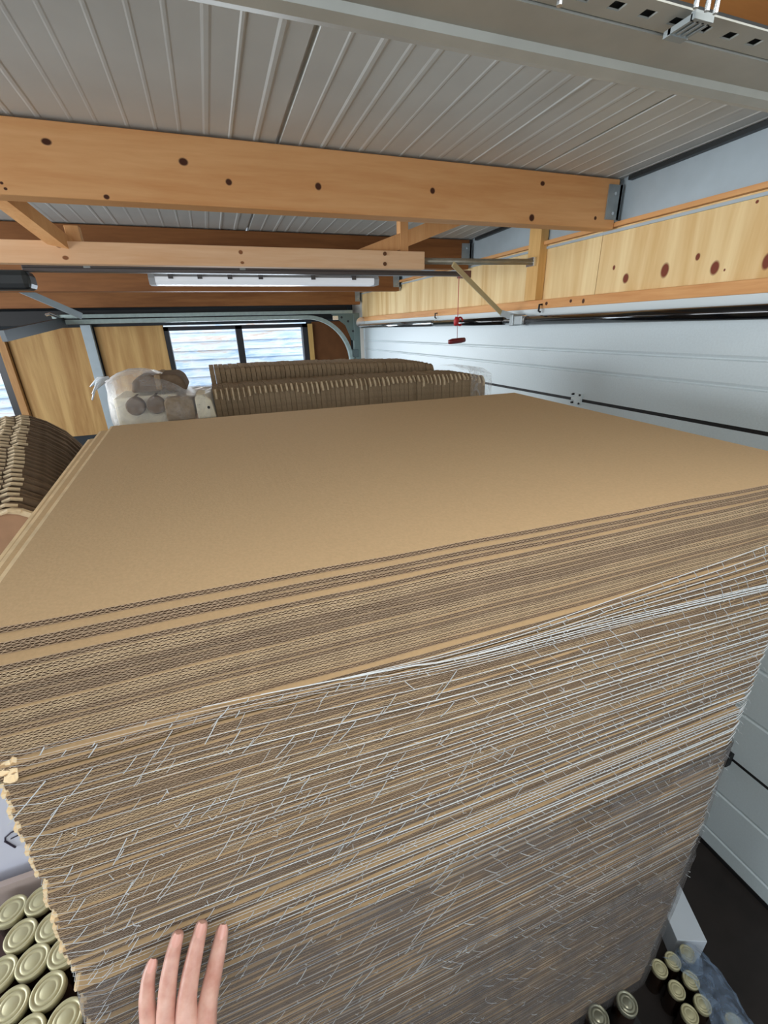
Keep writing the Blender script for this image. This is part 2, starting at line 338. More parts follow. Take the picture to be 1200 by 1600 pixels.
# back wall, plywood, windows
struct(MB().box((XL-.1, YB+.02, 0), (XW+.1, YB+.1, H-1.0)).box((XL-.1, YB+.02, H+.08), (XW+.1, YB+.1, H+.6)).box((-1.86, YB+.02, H-1.0), (-.41, YB+.1, H+.08)).box((1.13, YB+.02, H-1.0), (XW+.1, YB+.1, H+.08))
       .box((XL-.1, YB+.02, H-1.0), (-3.2, YB+.1, H+.08)).box((-.41, YB+.02, H-1.0), (1.13, YB+.1, H-.62)).build('wall_back', M['dark_wall']), 'back wall, dark below the plywood', 'wall')
BP = dict(light=(214, 176, 116), dark=(164, 118, 66))
for x0, x1, lb in ((-1.79, -1.14, 'plywood board on the back wall between left window and pale column'), (-1.04, -.41, 'plywood board on the back wall between pale column and black window')):
    o = MB().box((x0, YB, H-.985), (x1, YB+.018, H+.08)).build('plywood_board', wood('back_plywood', axis='Z', gs=0.24, contrast=(.35, .62), **BP)); tag(o, lb, 'panel')
tag(MB().box((-1.145, YB-.06, 0), (-1.055, YB, H+.1)).build('steel_column', M['steel_pale'], bev=.004), 'pale grey steel column against the back wall', 'column')
tag(MB().box((1.12, YB-.04, H-1.0), (1.175, YB+.02, H+.06)).build('timber_stud', wood('pale_stud', (226, 190, 120), (190, 148, 84), 'Z')), 'pale timber stud at the right side of the black window', 'stud')
tag(MB().box((-1.86, YB-.05, H-1.0), (-1.80, YB+.02, H+.06)).build('timber_stud', wood('pale_stud_far', (220, 176, 120), (180, 130, 80), 'Z')), 'timber stud beside the left window on the back wall', 'stud')
tag(MB().box((1.18, YB, H-1.0), (1.64, YB+.02, H+.08)).build('hardboard_panel', plain('dark_hardboard', (112, 74, 46), .8, 0, .2, 10, .12)), 'dark brown board in the far right corner behind the curved track', 'panel')
def window(n, x0, x1, z0, z1, mull, lb):
    w = thing('window_%d' % n, lb, 'window', ((x0+x1)/2, YB, z0)); w['kind'] = 'structure'; off = Vector(w.location)
    def pw(b, name, m): b.v = [tuple(Vector(v)-off) for v in b.v]; return b.build(name, m, w)
    b = MB().box((x0, YB-.03, z0), (x0+.045, YB+.08, z1)).box((x1-.06, YB-.03, z0), (x1, YB+.08, z1)).box((x0, YB-.03, z1-.04), (x1, YB+.08, z1)).box((x0, YB-.03, z0), (x1, YB+.08, z0+.05))
    for q in mull: b.box((q-.034, YB-.03, z0), (q+.034, YB+.08, z1))
    pw(b, 'window_frame', M['frame'])
    ed = [x0+.045] + [v for q in mull for v in (q-.034, q+.034)] + [x1-.06]
    for a, c in zip(ed[::2], ed[1::2]): pw(MB().box((a, YB+.03, z0+.05), (c, YB+.036, z1-.04)), 'pane', M['glass'])
window(1, -.405, 1.12, H-.62, H+.065, [.352], 'black framed window with two panes in the back wall')
window(2, -3.2, -1.865, H-1.0, H+.06, [-2.55], 'window at the left end of the back wall')
# left wall with a long window opening, front wall with a doorway (the daylight of the room)
struct(MB().box((XL-.1, YF, 0), (XL, YB+.1, H-.75)).box((XL-.1, YF, H+.35), (XL, YB+.1, H+.66)).box((XL-.1, YF, H-.75), (XL, -.55, H+.35)).box((XL-.1, 3.85, H-.75), (XL, YB+.1, H+.35)).build('wall_left', M['inner_wall']), 'left wall with a long window opening', 'wall')
struct(MB().box((XL-.1, YF-.1, 0), (-1.75, YF, H+.66)).box((1.25, YF-.1, 0), (XW+.1, YF, H+.66)).box((-1.75, YF-.1, H+.42), (1.25, YF, H+.66)).box((-1.75, YF-.1, 0), (1.25, YF, H-1.12)).build('wall_front', M['inner_wall']), 'front wall with a wide opening', 'wall')
# the neighbouring building seen through the windows
def siding():
    m, nt, bs = mat('weathered_siding'); bs.inputs['Roughness'].default_value = .7
    tc, mp = mapping(nt, (1.0, 1, 7)); n = noise(nt, mp.outputs[0], 1.3, 7, .7, 1.2)
    rp = ramp(nt, n.outputs[0], [(.25, S((128, 164, 208))), (.42, S((190, 210, 232))), (.54, S((230, 234, 238))), (.68, S((216, 184, 160))), (.8, S((150, 170, 196)))])
    lk(nt, rp.outputs[0], bs.inputs[0]); return m
sb = MB()
for k in range(22):
    z0 = k*.15; sb.prism([(9.0, z0), (9.03, z0), (9.06, z0+.15), (9.03, z0+.15)], 'X', -9, 7)
b_ = MB(); b_.v = [v for v in sb.v]; b_.f = sb.f
tag(b_.build('neighbouring_shed', siding()), 'pale weathered board wall seen through the back windows', 'building')
struct(MB().box((-12, 5.62, -.12), (9, 14, -.02)).build('ground', plain('yard_ground', (150, 150, 148), .9)), 'yard ground outside', 'ground')

# ------------------------------------------------------------------ roof timbers
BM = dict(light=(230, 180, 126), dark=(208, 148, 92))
def rafter(y, bot, top, mt, lb, xr=1.63, hanger=True):
    t = thing('roof_beam', lb, 'beam', (0, y, 0))
    o = MB().box((XL, -.035, bot), (xr, .035, top)).build('timber', mt, t, bev=.003)
    if hanger:
        h_ = MB().box((xr-.055, -.041, bot+.03), (xr+.012, -.036, top-.02)).box((xr, -.041, bot+.02), (xr+.014, .041, top-.02)).build('joist_hanger', M['steel'], t)
        for a in (.3, .7): MB().tube([(xr-.025, -.046, lerp(bot, top, a)), (xr-.025, -.038, lerp(bot, top, a))], .006, 8).build('bolt', M['bolt'], h_)
    return t
YM = 1.665
kn = [(-.305, H+.466, .014, .009), (.02, H+.448, .015, .011), (.137, H+.408, .011, .010), (.407, H+.414, .012, .012), (.807, H+.426, .011, .011), (1.225, H+.366, .014, .014), (1.26, H+.475, .012, .009), (-.195, H+.353, .009, .007), (-.43, H+.37, .005, .004), (-.425, H+.358, .005, .004), (1.53, H+.378, .008, .008)]
rafter(YM, H+.345, H+.512, wood('main_beam_pine', axis='X', knots=kn, **BM), 'large orange pine roof beam nearest the camera, with round knots')
rafter(.585, H+.347, H+.54, wood('near_beam_pine', (190, 128, 66), (150, 92, 40), 'X'), 'dark orange roof beam at the top right corner above the steel track')
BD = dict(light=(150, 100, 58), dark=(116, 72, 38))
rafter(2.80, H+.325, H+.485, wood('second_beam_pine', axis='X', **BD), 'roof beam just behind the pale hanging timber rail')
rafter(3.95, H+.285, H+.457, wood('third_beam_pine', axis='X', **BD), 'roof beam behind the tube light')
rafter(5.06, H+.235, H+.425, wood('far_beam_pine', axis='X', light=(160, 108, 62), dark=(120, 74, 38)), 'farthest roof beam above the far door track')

# hanging frame of pale timber
hf = thing('hanging_timber_frame', 'pale pine rail hung below the roof on short posts and diagonal braces', 'frame', (0, 2.06, 0))
PL = dict(light=(240, 206, 168), dark=(222, 176, 132))
MB().box((-1.5, -.0, H+.238), (.985, .045, H+.309)).build('rail', wood('pale_rail', axis='X', knots=[(-.43, H+.296, .012, .011), (-.42, H+.257, .012, .008), (.182, H+.288, .01, .009), (.183, H+.252, .009, .006)], knotcol=(140, 90, 54), **PL), hf, bev=.002)
wz = wood('pale_post', axis='Z', light=(230, 182, 128), dark=(206, 148, 94))
MB().box((.885, .046, H+.27), (.925, .09, zc(2.1)-.001)).build('post', wz, hf, bev=.002)
MB().box((-.41, .046, H+.27), (-.365, .09, H+.365)).build('post', wz, hf, bev=.002)
MB().bar((.70, .068, H+.29), (1.20, .068, H+.462), .042, .06, (0, 0, 1)).build('brace', wz, hf)
MB().bar((-.40, .068, H+.28), (-.58, -.30, H+.47), .055, .045, (0, 0, 1)).build('brace', wz, hf)
for x_, z_ in ((.791, .296), (.79, .257)): MB().tube([(x_, -.004, H+z_), (x_, .002, H+z_)], .008, 12).build('bolt', plain('rusty_bolt', (110, 76, 52), .5, .4), hf)
tag(MB().tube([(.987, 2.085, H+.275), (1.30, 2.085, H+.277), (1.598, 2.085, H+.282)], .0135, 14).build('metal_pipe', plain('grey_pipe', (150, 146, 132), .4, .5, .5, 30, .12), smooth=True), 'grey metal pipe running from the pale rail to the wall post', 'pipe')
ps = thing('wall_post', 'pale timber post on the plywood wall at the end of the pipe', 'post', (1.62, 2.1, 0))
MB().box((-.012, -.045, H+.107), (.034, .045, H+.50)).build('timber', wood('wall_post_timber', (232, 190, 124), (206, 158, 92), 'Z'), ps, bev=.002)
MB().box((-.03, -.03, H+.262), (-.012, .03, H+.302)).build('pipe_clamp', M['bolt'], ps, bev=.002)
st = thing('metal_strut', 'pale flat strut slanting from the grey pipe down to the torsion shaft', 'strut', (0, 0, 0))
MB().bar((1.13, 2.06, H+.262), (1.54, 2.24, H+.052), .008, .022, (1, 0, 1)).build('strip', plain('strut_strip', (196, 180, 138), .5, .2), st)
MB().bar((1.535, 2.238, H+.054), (1.60, 2.19, H+.03), .012, .032, (0, 0, 1)).build('foot_plate', M['steel'], st)

# opener with rail
op = thing('door_opener', 'dark garage door opener with a long thin rail under the pale timber', 'opener', (0, 2.3, 0))
MB().box((-.62, -.02, H+.236), (1.345, .02, H+.250)).box((-.62, -.02, H+.250), (1.345, -.014, H+.258)).build('rail', plain('opener_rail', (96, 92, 92), .4, .6), op, bev=.002)
MB().box((-1.05, -.05, H+.172), (-.60, .06, H+.240)).build('motor_housing', M['steel_dark'], op, bev=.02)
MB().box((1.30, -.024, H+.228), (1.36, .024, H+.262)).build('end_bracket', plain('opener_end', (120, 84, 70), .5, .3), op, bev=.002)
for x_ in (-.4, .2): MB().box((x_-.012, -.022, H+.25), (x_+.012, .022, H+.325)).build('hanger', M['steel'], op)
cd = thing('emergency_release_cord', 'red release cord with hook and dark red handle hanging before the white door', 'cord', (1.30, 2.3, 0))
MB().tube([(0, 0, H+.234), (.001, 0, H+.05), (0, 0, H+.035)], .0022, 6).build('cord', M['red'], cd)
MB().tube([(0, 0, H+.034), (.002, 0, H-.072)], .0016, 6).build('lower_cord', M['darkred'], cd)
b = MB()
ring = [(.016+.016*math.cos(t), .0, H+.018+.02*math.sin(t)) for t in [2*PI*k/14 for k in range(13)]]
b.tube(ring, .005, 8); b.tube([(0, 0, H+.04), (-.004, .004, H+.02), (-.012, 0, H-.002)], [.012, .015, .009], 10); b.build('hook', M['red'], cd, smooth=True)
MB().tube([(-.05, 0, H-.086), (-.03, 0, H-.083), (.03, 0, H-.079), (.05, 0, H-.077)], [.011, .014, .014, .012], 12).build('handle', M['darkred'], cd, smooth=True)

# tube light
tl = thing('ceiling_light', 'long white tube light hanging under the roof beam', 'light', (0, 2.80, 0))
MB().prism([(-.05, H+.268), (-.03, H+.290), (.03, H+.290), (.05, H+.268)], 'X', -.21, 1.00).build('housing', M['lamp_body'], tl)
MB().prism([(-.05, H+.268), (-.052, H+.246), (-.04, H+.232), (.04, H+.232), (.052, H+.246), (.05, H+.268)], 'X', -.195, .985).build('diffuser', M['diffuser'], tl)
for x_ in (-.225, .985): MB().prism([(-.054, H+.262), (-.045, H+.232), (.045, H+.232), (.054, H+.262), (.035, H+.292), (-.035, H+.292)], 'X', x_, x_+.03).build('end_cap', M['lamp_body'], tl)
for x_ in (-.12, .02, .17, .33, .62, .86): MB().box((x_-.012, -.057, H+.258), (x_+.012, -.04, H+.298)).box((x_-.012, -.05, H+.29), (x_+.012, .05, H+.326)).build('clip', plain('lamp_clip', (92, 92, 94), .4, .5), tl)

def lamp(o, power):
    l = bpy.data.lights.new('tube_glow', 'AREA'); l.shape = 'RECTANGLE'; l.size = 1.1; l.size_y = .07; l.energy = power; l.color = (1.0, .96, .90)
    q = bpy.data.objects.new('tube_glow', l); COL.objects.link(q); q.parent = o; q.location = (.395, 0, H+.228)
lamp(tl, 5)
fill_light = thing('ceiling_light', 'added fill light in a tube fixture above the camera, out of view', 'light', (-.1, -.12, .06))  # added out of view to brighten the top sheet
for ch in tl.children:
    if ch.type == 'MESH': c = ch.copy(); COL.objects.link(c); c.parent = fill_light
lamp(fill_light, 5.4)
# far door track
ft = thing('door_track', 'far galvanised door track curving down beside the white door', 'track', (0, 5.0, 0))
MB().prism([(-.03, H+.148), (-.03, H+.178), (.03, H+.178), (.03, H+.17), (-.022, H+.17), (-.022, H+.156), (.03, H+.156), (.03, H+.148)], 'X', -1.24, 1.52).build('upper_rail', M['steel_green'], ft)
cp = [(-1.24, H+.118)] + [(1.02 + .47*math.sin(t), H+.118-.47+.47*math.cos(t)) for t in [k*PI/2/14 for k in range(15)]] + [(1.49, .02)]
b = MB(); rows = []
for i, (x_, z_) in enumerate(cp):
    a = cp[max(i-1, 0)]; c = cp[min(i+1, len(cp)-1)]; t = Vector((c[0]-a[0], c[1]-a[1])).normalized(); n_ = Vector((-t.y, t.x))
    rows.append([(x_+n_.x*q, y_, z_+n_.y*q) for y_, q in ((-.03, -.018), (-.03, .018), (.03, .018), (.03, .012), (-.022, .012), (-.022, -.012), (.03, -.012), (.03, -.018), (-.03, -.018))])
b.grid(rows); b.build('curved_rail', M['steel_green'], ft)
MB().box((1.53, -.02, 0), (1.60, .04, H+.15)).build('vertical_post', plain('post_zinc', (112, 128, 126), .5, .5), ft, bev=.004)
pl_ = MB().prism([(1.28, H+.15), (1.58, H+.15), (1.58, H-.15), (1.50, H-.12), (1.44, H+.03)], 'Y', -.012, -.006).build('corner_plate', plain('plate_zinc', (104, 122, 120), .5, .5), ft)
MB().box((1.30, -.02, H+.085), (1.36, -.012, H+.125)).build('label_plate', M['bolt'], pl_)
for x_, z_ in ((1.40, .11), (1.47, .07), (1.52, -.03), (1.545, .10)): MB().tube([(x_, -.018, H+z_), (x_, -.01, H+z_)], .012, 10).build('bolt', M['steel_dark'], pl_)
MB().box((1.49, -.03, H-.30), (1.57, .0, H-.22)).build('wall_bracket', plain('brk_zinc', (96, 108, 108), .5, .5), ft, bev=.005)
# rear end of the track, with cross bar and hanger
MB().bar((-1.16, .0, H+.12), (-1.35, -.9, H+.015), .035, .075).build('rear_bar', M['steel_dark'], ft)
MB().bar((-1.20, -.05, H+.13), (-1.32, -.65, H+.055), .02, .03).build('bright_clip', M['steel_green'], ft)
b = MB().tube([(-1.27, -.05, H+.18), (-1.235, -.08, H+.185), (-1.2, -.05, H+.165), (-1.185, -.02, H+.14)], .013, 8); b.build('end_stop', M['bolt'], ft)
tag(MB().bar((-.955, 4.7, H+.155), (-1.36, 4.35, H+.40), .012, .05, (0, 0, 1)).build('track_hanger', M['steel_pale']), 'pale slanting steel strap holding the rear end of the far track', 'hanger')
tag(MB().box((XL, 5.11, H+.10), (1.5, 5.16, H+.215)).build('door_header', M['black']), 'black bar behind the far door track', 'bar')

# near door track at the top of the picture
nt_ = thing('door_track', 'wide light grey steel door track crossing the top of the picture', 'track', (0, .32, 0))
TZ = plain('near_track_zinc', (176, 178, 172), .45, .35, .5, 25, .08)
MB().prism([(-.030, H+.168), (-.002, H+.167), (0, H+.163), (.006, H+.1605), (.013, H+.162), (.016, H+.168), (.016, H+.178), (0, H+.178), (-.003, H+.170), (-.030, H+.170)], 'X', -1.3, 1.62).build('channel', TZ, nt_)
b = MB(); xs = -1.3; ya, yb = -.053, -.031; ht = .001
def slab_(x0, x1, y0, y1): b.box((x0, y0, H+.170-ht), (x1, y1, H+.170))
while xs < 1.6:
    slab_(xs, xs+.015, ya, yb); slab_(xs+.015, xs+.024, ya, ya+.0075); slab_(xs+.015, xs+.024, yb-.0075, yb); xs += .024
b.build('perforated_strip', TZ, nt_)
MB().box((-1.3, -.026, H+.178), (1.62, -.020, H+.189)).box((-1.3, -.050, H+.172), (1.62, -.030, H+.1725)).build('angle_web', plain('shaded_track_web', (52, 54, 54), .7, .1), nt_)  # shade of the gap above the track painted into the web colour
b = MB()
for k in range(4): b.box((.300+k*.0045, -.056, H+.163), (.302+k*.0045, -.040, H+.166))
b.box((.300, -.042, H+.1625), (.3155, -.037, H+.166)); b.box((.300, -.058, H+.163), (.3155, -.055, H+.167)); cl = b.build('slotted_clip', M['steel'], nt_)
for x_ in (.290, .299, .306): MB().tube([(x_, -.066, H+.162), (x_, -.066, H+.168)], .0014, 8).build('bolt', M['bolt'], cl)
for x_ in (.215, .415, .47): MB().tube([(x_, -.042, H+.163), (x_, -.042, H+.168)], .0018, 8).build('bolt', M['bolt'], nt_)

# ------------------------------------------------------------------ the tall stack of corrugated sheets
SX, SY = 0.345, 0.805                       # centre of the stack
FL, FR, BR, BL = (-.225, .388), (.945, .369), (.905, 1.226), (-.262, 1.237)
def make_sheet(seed, edge):
    rg = random.Random(seed); W = 1.17; b = MB(); T = .0062; tp = .0006
    ph1, ph2 = rg.uniform(0, 6), rg.uniform(0, 6); a1, a2 = rg.uniform(.00002, .00006), rg.uniform(.00001, .00004)
    j1, j2, j3 = rg.uniform(0, 6), rg.uniform(0, 6), rg.uniform(.0003, .0009)
    def wz_(u): return .0007*math.sin(u*8+1) + .0003*math.sin(u*27+2) + a1*math.sin(u*9+ph1) + a2*math.sin(u*31+ph2)
    def fy(u): return j3*math.sin(u*7+j1) + .0005*math.sin(u*43+j2)
    def P(u, v, z):
        x = (1-u)*(1-v)*FL[0]+u*(1-v)*FR[0]+u*v*BR[0]+(1-u)*v*BL[0]; y = (1-u)*(1-v)*FL[1]+u*(1-v)*FR[1]+u*v*BR[1]+(1-u)*v*BL[1]
        return (x-SX, y-SY+(1-v)*fy(u), z + wz_(u)*(1-v))
    mi = []
    def slab(us, lo, hi, m):
        k = len(b.v); n = len(us)
        for v in (0, 1):
            for u in us: b.v.append(P(u, v, lo(u)))
            for u in us: b.v.append(P(u, v, hi(u)))
        for i in range(n-1):
            q = [(k+i, k+i+1, k+n+i+1, k+n+i), (k+n+i, k+n+i+1, k+3*n+i+1, k+3*n+i), (k+2*n+i, k+2*n+i+1, k+i+1, k+i), (k+2*n+i+1, k+2*n+i, k+3*n+i, k+3*n+i+1)]
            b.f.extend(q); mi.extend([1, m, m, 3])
        for i, fl in ((0, 0), (n-1, 1)):
            q = (k+i, k+n+i, k+3*n+i, k+2*n+i); b.f.append(q if fl == 0 else q[::-1]); mi.append(1)
    ul = [i/90 for i in range(91)]
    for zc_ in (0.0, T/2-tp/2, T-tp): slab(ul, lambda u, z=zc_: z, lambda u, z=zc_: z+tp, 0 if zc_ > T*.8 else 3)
    for u0, u1 in ((0.0, .0022), (.9978, 1.0)):                       # the long cut sides are closed
        k = len(b.v); b.v += [P(u, v, z) for v in (0.004, .996) for u, z in (((-.0042, .0006), (u1, .0002), (u1, T-.0002), (-.0042, T-.0002)) if u0 == 0 else ((u0, .0002), (u1+.0003, .0002), (u1+.0003, T-.0002), (u0, T-.0002)))]
        b.f += [(k, k+3, k+2, k+1), (k+4, k+5, k+6, k+7), (k, k+4, k+7, k+3), (k+1, k+2, k+6, k+5), (k+3, k+7, k+6, k+2), (k, k+1, k+5, k+4)]; mi.extend([2]*6)
    for zlo, pitch, p0 in ((tp, .0068, rg.uniform(0, 6)), (T/2+tp/2, .0052, rg.uniform(0, 6))):
        n = int(W/pitch)*6; hh = T/2-1.5*tp; us = [i/n for i in range(n+1)]
        g = lambda u: zlo + hh/2 + (hh/2-tp/2)*math.sin(2*PI*u*W/pitch+p0)
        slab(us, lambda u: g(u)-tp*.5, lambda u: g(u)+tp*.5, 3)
    me = bpy.data.meshes.new('corrugated_sheet'); me.from_pydata(b.v, [], b.f); me.update()
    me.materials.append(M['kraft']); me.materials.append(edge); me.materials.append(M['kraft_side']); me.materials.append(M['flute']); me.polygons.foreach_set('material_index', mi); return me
sheets = [make_sheet(100+i, M[e]) for i, e in enumerate(('kraft_edge', 'kraft_edge', 'kraft_edge_pale', 'kraft_edge', 'kraft_edge_grey', 'kraft_edge_grey'))]
LE = [(-2, -.283), (-.8, -.280), (-.75, -.272), (-.67, -.262), (-.53, -.249), (-.43, -.243), (-.36, -.239), (-.23, -.225)]
RE = [(-2, .905), (-1.1, .902), (-.9, .888), (-.6, .880), (-.45, .90), (-.23, .945)]
ZB = .275; PITCH = .007; NS = 227
rg = random.Random(5); block = 0; boff = 0; brz = 0
for i in range(NS):
    z = ZB + PITCH*i; rel = z - H; top = NS-1-i
    if block == 0: block = rg.randint(5, 13); boff = rg.uniform(-.0013, .0013); brz = rg.uniform(-.0015, .0015); bx = rg.uniform(-.0035, .0035)
    block -= 1
    me = sheets[rg.choice((0, 1, 2, 3)) if rel > -.62 else rg.choice((0, 3, 4, 4, 5, 5))]
    if 14 <= top <= 16 or top == 5: me = sheets[2]
    o = bpy.data.objects.new('corrugated_sheet', me)
    L, R_ = curve(LE, rel)+bx+rg.uniform(-.003, .003), curve(RE, rel)+rg.uniform(-.003, .003)
    sx = (R_-L)/1.17; dx = (L+R_)/2-.36
    rz = brz + rg.uniform(-.0006, .0006); dy = boff + rg.uniform(-.0008, .0008) - .003 + (.007 if rg.random() < .06 else 0)
    if rel < -.37: dy -= .003
    if top == 0: rz, dy = -.021, .0125; sx, dx = 1, 0
    elif top in (1, 2): rz, dy = -.0105, .0055; dx -= .022
    elif top == 3: rz, dy = 0, -.0015; dx -= .040
    elif top in (4, 5, 6): rz, dy = 0, -.002; dx -= .042
    elif top < 20: dx -= .020; dy += .004
    if top in (18, 19): rz += .003; dy -= .006
    if rel < -.70 and rel > -.735: dy += .014
    k = max(0, 1-top/70)*.027
    o.location = (SX+dx, SY+dy, z + k*.43); o.rotation_euler = (k, 0, rz); o.scale = (sx, 1, 1)
    if top == 0: lb = 'topmost corrugated cardboard sheet of the tall stack, its whole flat brown face showing'
    elif top <= 20: lb = 'corrugated cardboard sheet, %s from the top of the tall stack' % ORD[min(top+1, 20)] if top < 20 else None
    else: lb = None
    if top == 20 or (lb is None and rel > -.36): lb = 'loose corrugated sheet in the tall stack just above the net border'
    if lb is None: lb = 'corrugated sheet held behind the white net in the tall stack'
    tag(o, lb, 'cardboard sheet', 'corrugated sheets of the tall netted stack'); COL.objects.link(o)
# pallet under the stack
pt = thing('wooden_pallet', 'dark pallet under the tall stack of corrugated sheets', 'pallet', (SX, SY, 0))
for k in range(7): MB().box((-.56, -.40+k*.118, .240), (.53, -.30+k*.118, .272)).build('deck_board', M['pallet'], pt)
for x_ in (-.5, 0, .48): MB().box((x_-.05, -.40, .03), (x_+.05, .41, .24)).build('bearer', M['pallet'], pt); MB().box((x_-.05, -.40, .0), (x_+.05, .41, .03)).build('bottom_board', M['pallet'], pt)

# net round the stack
def yfront(x, rel): return lerp(.388, .369, (x+.225)/1.17) - .0100 - (.003 if rel < -.37 else 0)
def build_net():
    rn = random.Random(11); b = MB()
    main = [(-.30, -.338), (-.17, -.342), (-.09, -.345), (.10, -.364), (.213, -.377), (.478, -.386), (.82, -.408), (.93, -.414)]
    def base(x): return (curve(main, x-.06)+curve(main, x-.03)+curve(main, x)+curve(main, x+.03)+curve(main, x+.06))/5
    levels = []; z = 0.0
    while z < 1.36:
        levels.append(z); z += rn.choice((.002, .004, .005)) if z < .016 else rn.choice((.007, .010, .012, .014, .018)) if z < .42 else rn.choice((.010, .016, .022, .03))
    N = 40; rowsz = []; xl, xr = -.262, .905
    fan = [(-.088, .25), (-.070, .30), (-.052, .33), (-.036, .36), (-.020, .40)]          # strands that spread up towards the right corner
    for li, lv in enumerate(levels + fan):
        isfan = isinstance(lv, tuple); l0 = 0 if isfan else lv
        a1, p1, a2, p2 = rn.uniform(.0004, .0014), rn.uniform(0, 6), rn.uniform(.0001, .0005), rn.uniform(0, 6)
        def zf(u, lv=lv, l0=l0, isfan=isfan, a1=a1, p1=p1, a2=a2, p2=p2):
            x = lerp(xl, xr, u); dec = math.exp(-l0/.22)
            q = -.352 - .012*u + (base(x)+.352+.012*u)*dec - l0 + a1*math.sin(u*5+p1) + a2*math.sin(u*21+p2)
            if isfan: t = max(0, (u-lv[1])/(1-lv[1])); q += -lv[0]*t**1.5*1.15
            return q
        rowsz.append(zf); pts = []; rr = []; wr = rn.choice((.5, .7, .8, 1.0, 1.25)) if not isfan else .8
        z0, z1 = zf(0), zf(1); el, er = curve(LE, z0)-.007, curve(RE, z1)+.007
        if not isfan: pts += [(el-.013, .7, H+z0), (el-.001, .44, H+z0)]; rr += [.0005]*2
        for k in range(N+1):
            u = k/N
            if isfan and u < lv[1]-.1: continue
            zz = zf(u); x = lerp(el+.004, er-.003, u); pts.append((x, yfront(x, zz)-(.001 if k not in (0, N) else -.006), H+zz)); rr.append((.00028+.00085*u**.9)*wr*(1 if l0 > .016 or isfan else .35+.65*u)*(1 if l0 < .45 else max(.22, 1-(l0-.45)*1.5)))
        pts += [(er, .45, H+z1), (er, .75, H+z1)]; rr += [.001]*2
        b.tube(pts, rr, 4, cap=False)
    rowsz = rowsz[len(levels):] + rowsz[:len(levels)]
    for i in range(len(rowsz)-1):
        u = rn.uniform(0, .03) if i >= len(fan) else .5
        while u < 1:
            zt, zb_ = rowsz[i](u), rowsz[i+1](u)
            x = lerp(curve(LE, zt)+.001, curve(RE, zt)+.001, u)
            dens = 1 if u > .45 else (.9 if rn.random() < .6 else .0)
            fade = 1 if zt > -.85 else .45
            if rn.random() < dens*fade*.8 and x - .02 > curve(LE, zt):
                s_ = (-1 if x < .22 + rn.uniform(-.15, .15) else 1)
                h_ = (zt-zb_)*(rn.choice((1, 1.5, 2.2)) if s_ < 0 else 1); sl = rn.uniform(.6, 1.05)*h_
                y_ = yfront(x, zt) - .0025
                b.tube([(x - 0*sl, y_, H+zt), (x+s_*sl*.5, y_-.001, H+zt-h_*.5), (x+s_*sl, y_, H+zt-h_)], rn.choice((.0003, .00045, .0006)), 3, cap=False)
            u += rn.uniform(.014, .042)
    for k in range(330):
        rel = rn.triangular(-1.6, -.40, -.5); x = rn.uniform(-.23, curve(RE, rel)-.05); L_ = rn.uniform(.004, .013); a = rn.uniform(0, 6.3)
        y_ = yfront(x, rel)-.003
        b.tube([(x, y_, H+rel), (x+L_*.5*math.cos(a), y_-rn.uniform(.001, .005), H+rel+L_*.5*math.sin(a)), (x+L_*math.cos(a+.6), y_-.002, H+rel+L_*math.sin(a+.6))], .00032, 3, cap=False)
    return b
o = build_net().build('pallet_net', M['net'], fix=False); tag(o, 'white knitted pallet net stretched round the lower part of the tall cardboard stack', 'net')
for zt_, off, lb in ((-.72, 0, 'hazy clear stretch film round the bottom half of the tall stack'), (-1.13, .0035, 'second hazy layer of stretch film round the foot of the tall stack')):
    rows = []
    for k in range(14):
        rel = lerp(zt_, -1.815, k/13); xl, xr = curve(LE, rel)-.006-off, curve(RE, rel)+.006+off; rw = [(xl-.024, .8, H+rel), (xl-.003, .40, H+rel)]
        for j in range(25):
            x = lerp(xl+.006, xr-.012, j/24); zz = H + rel + ((.03*math.sin(j*.6) - .16*(j/24) + (.05 if off else 0)) if k == 0 else 0)
            rw.append((x, yfront(x, rel)-.0025-off-.001*math.sin(j*1.7+k), zz))
        rows.append(rw + [(xr-.004, .40, H+rel), (xr-.004, .8, H+rel)])
    o = MB().grid(rows).build('stretch_film', M['haze'], smooth=True, fix=False); tag(o, lb, 'film')
# torn corner of one sheet at the left edge
for o in list(COL.objects):
    if o.name.startswith('corrugated_sheet') and abs(o.location.z - (H-.351)) < .0036:
        rt = random.Random(2); rows = [[(-.243 + i*.0032 + rt.uniform(-.002, .002), .374 + .003*j + rt.uniform(-.004, .002), H-.360 + j*.0036 + rt.uniform(-.002, .002)) for i in range(5)] for j in range(5)]
        b = MB().grid(rows); b.v = [(v[0]-o.location.x, v[1]-o.location.y, v[2]-o.location.z) for v in b.v]
        c = b.build('torn_corner', M['kraft_side'], o, fix=False); c['label'] = 'pale torn corner'
        so = c.modifiers.new('thick', 'SOLIDIFY'); so.thickness = .0008
        break

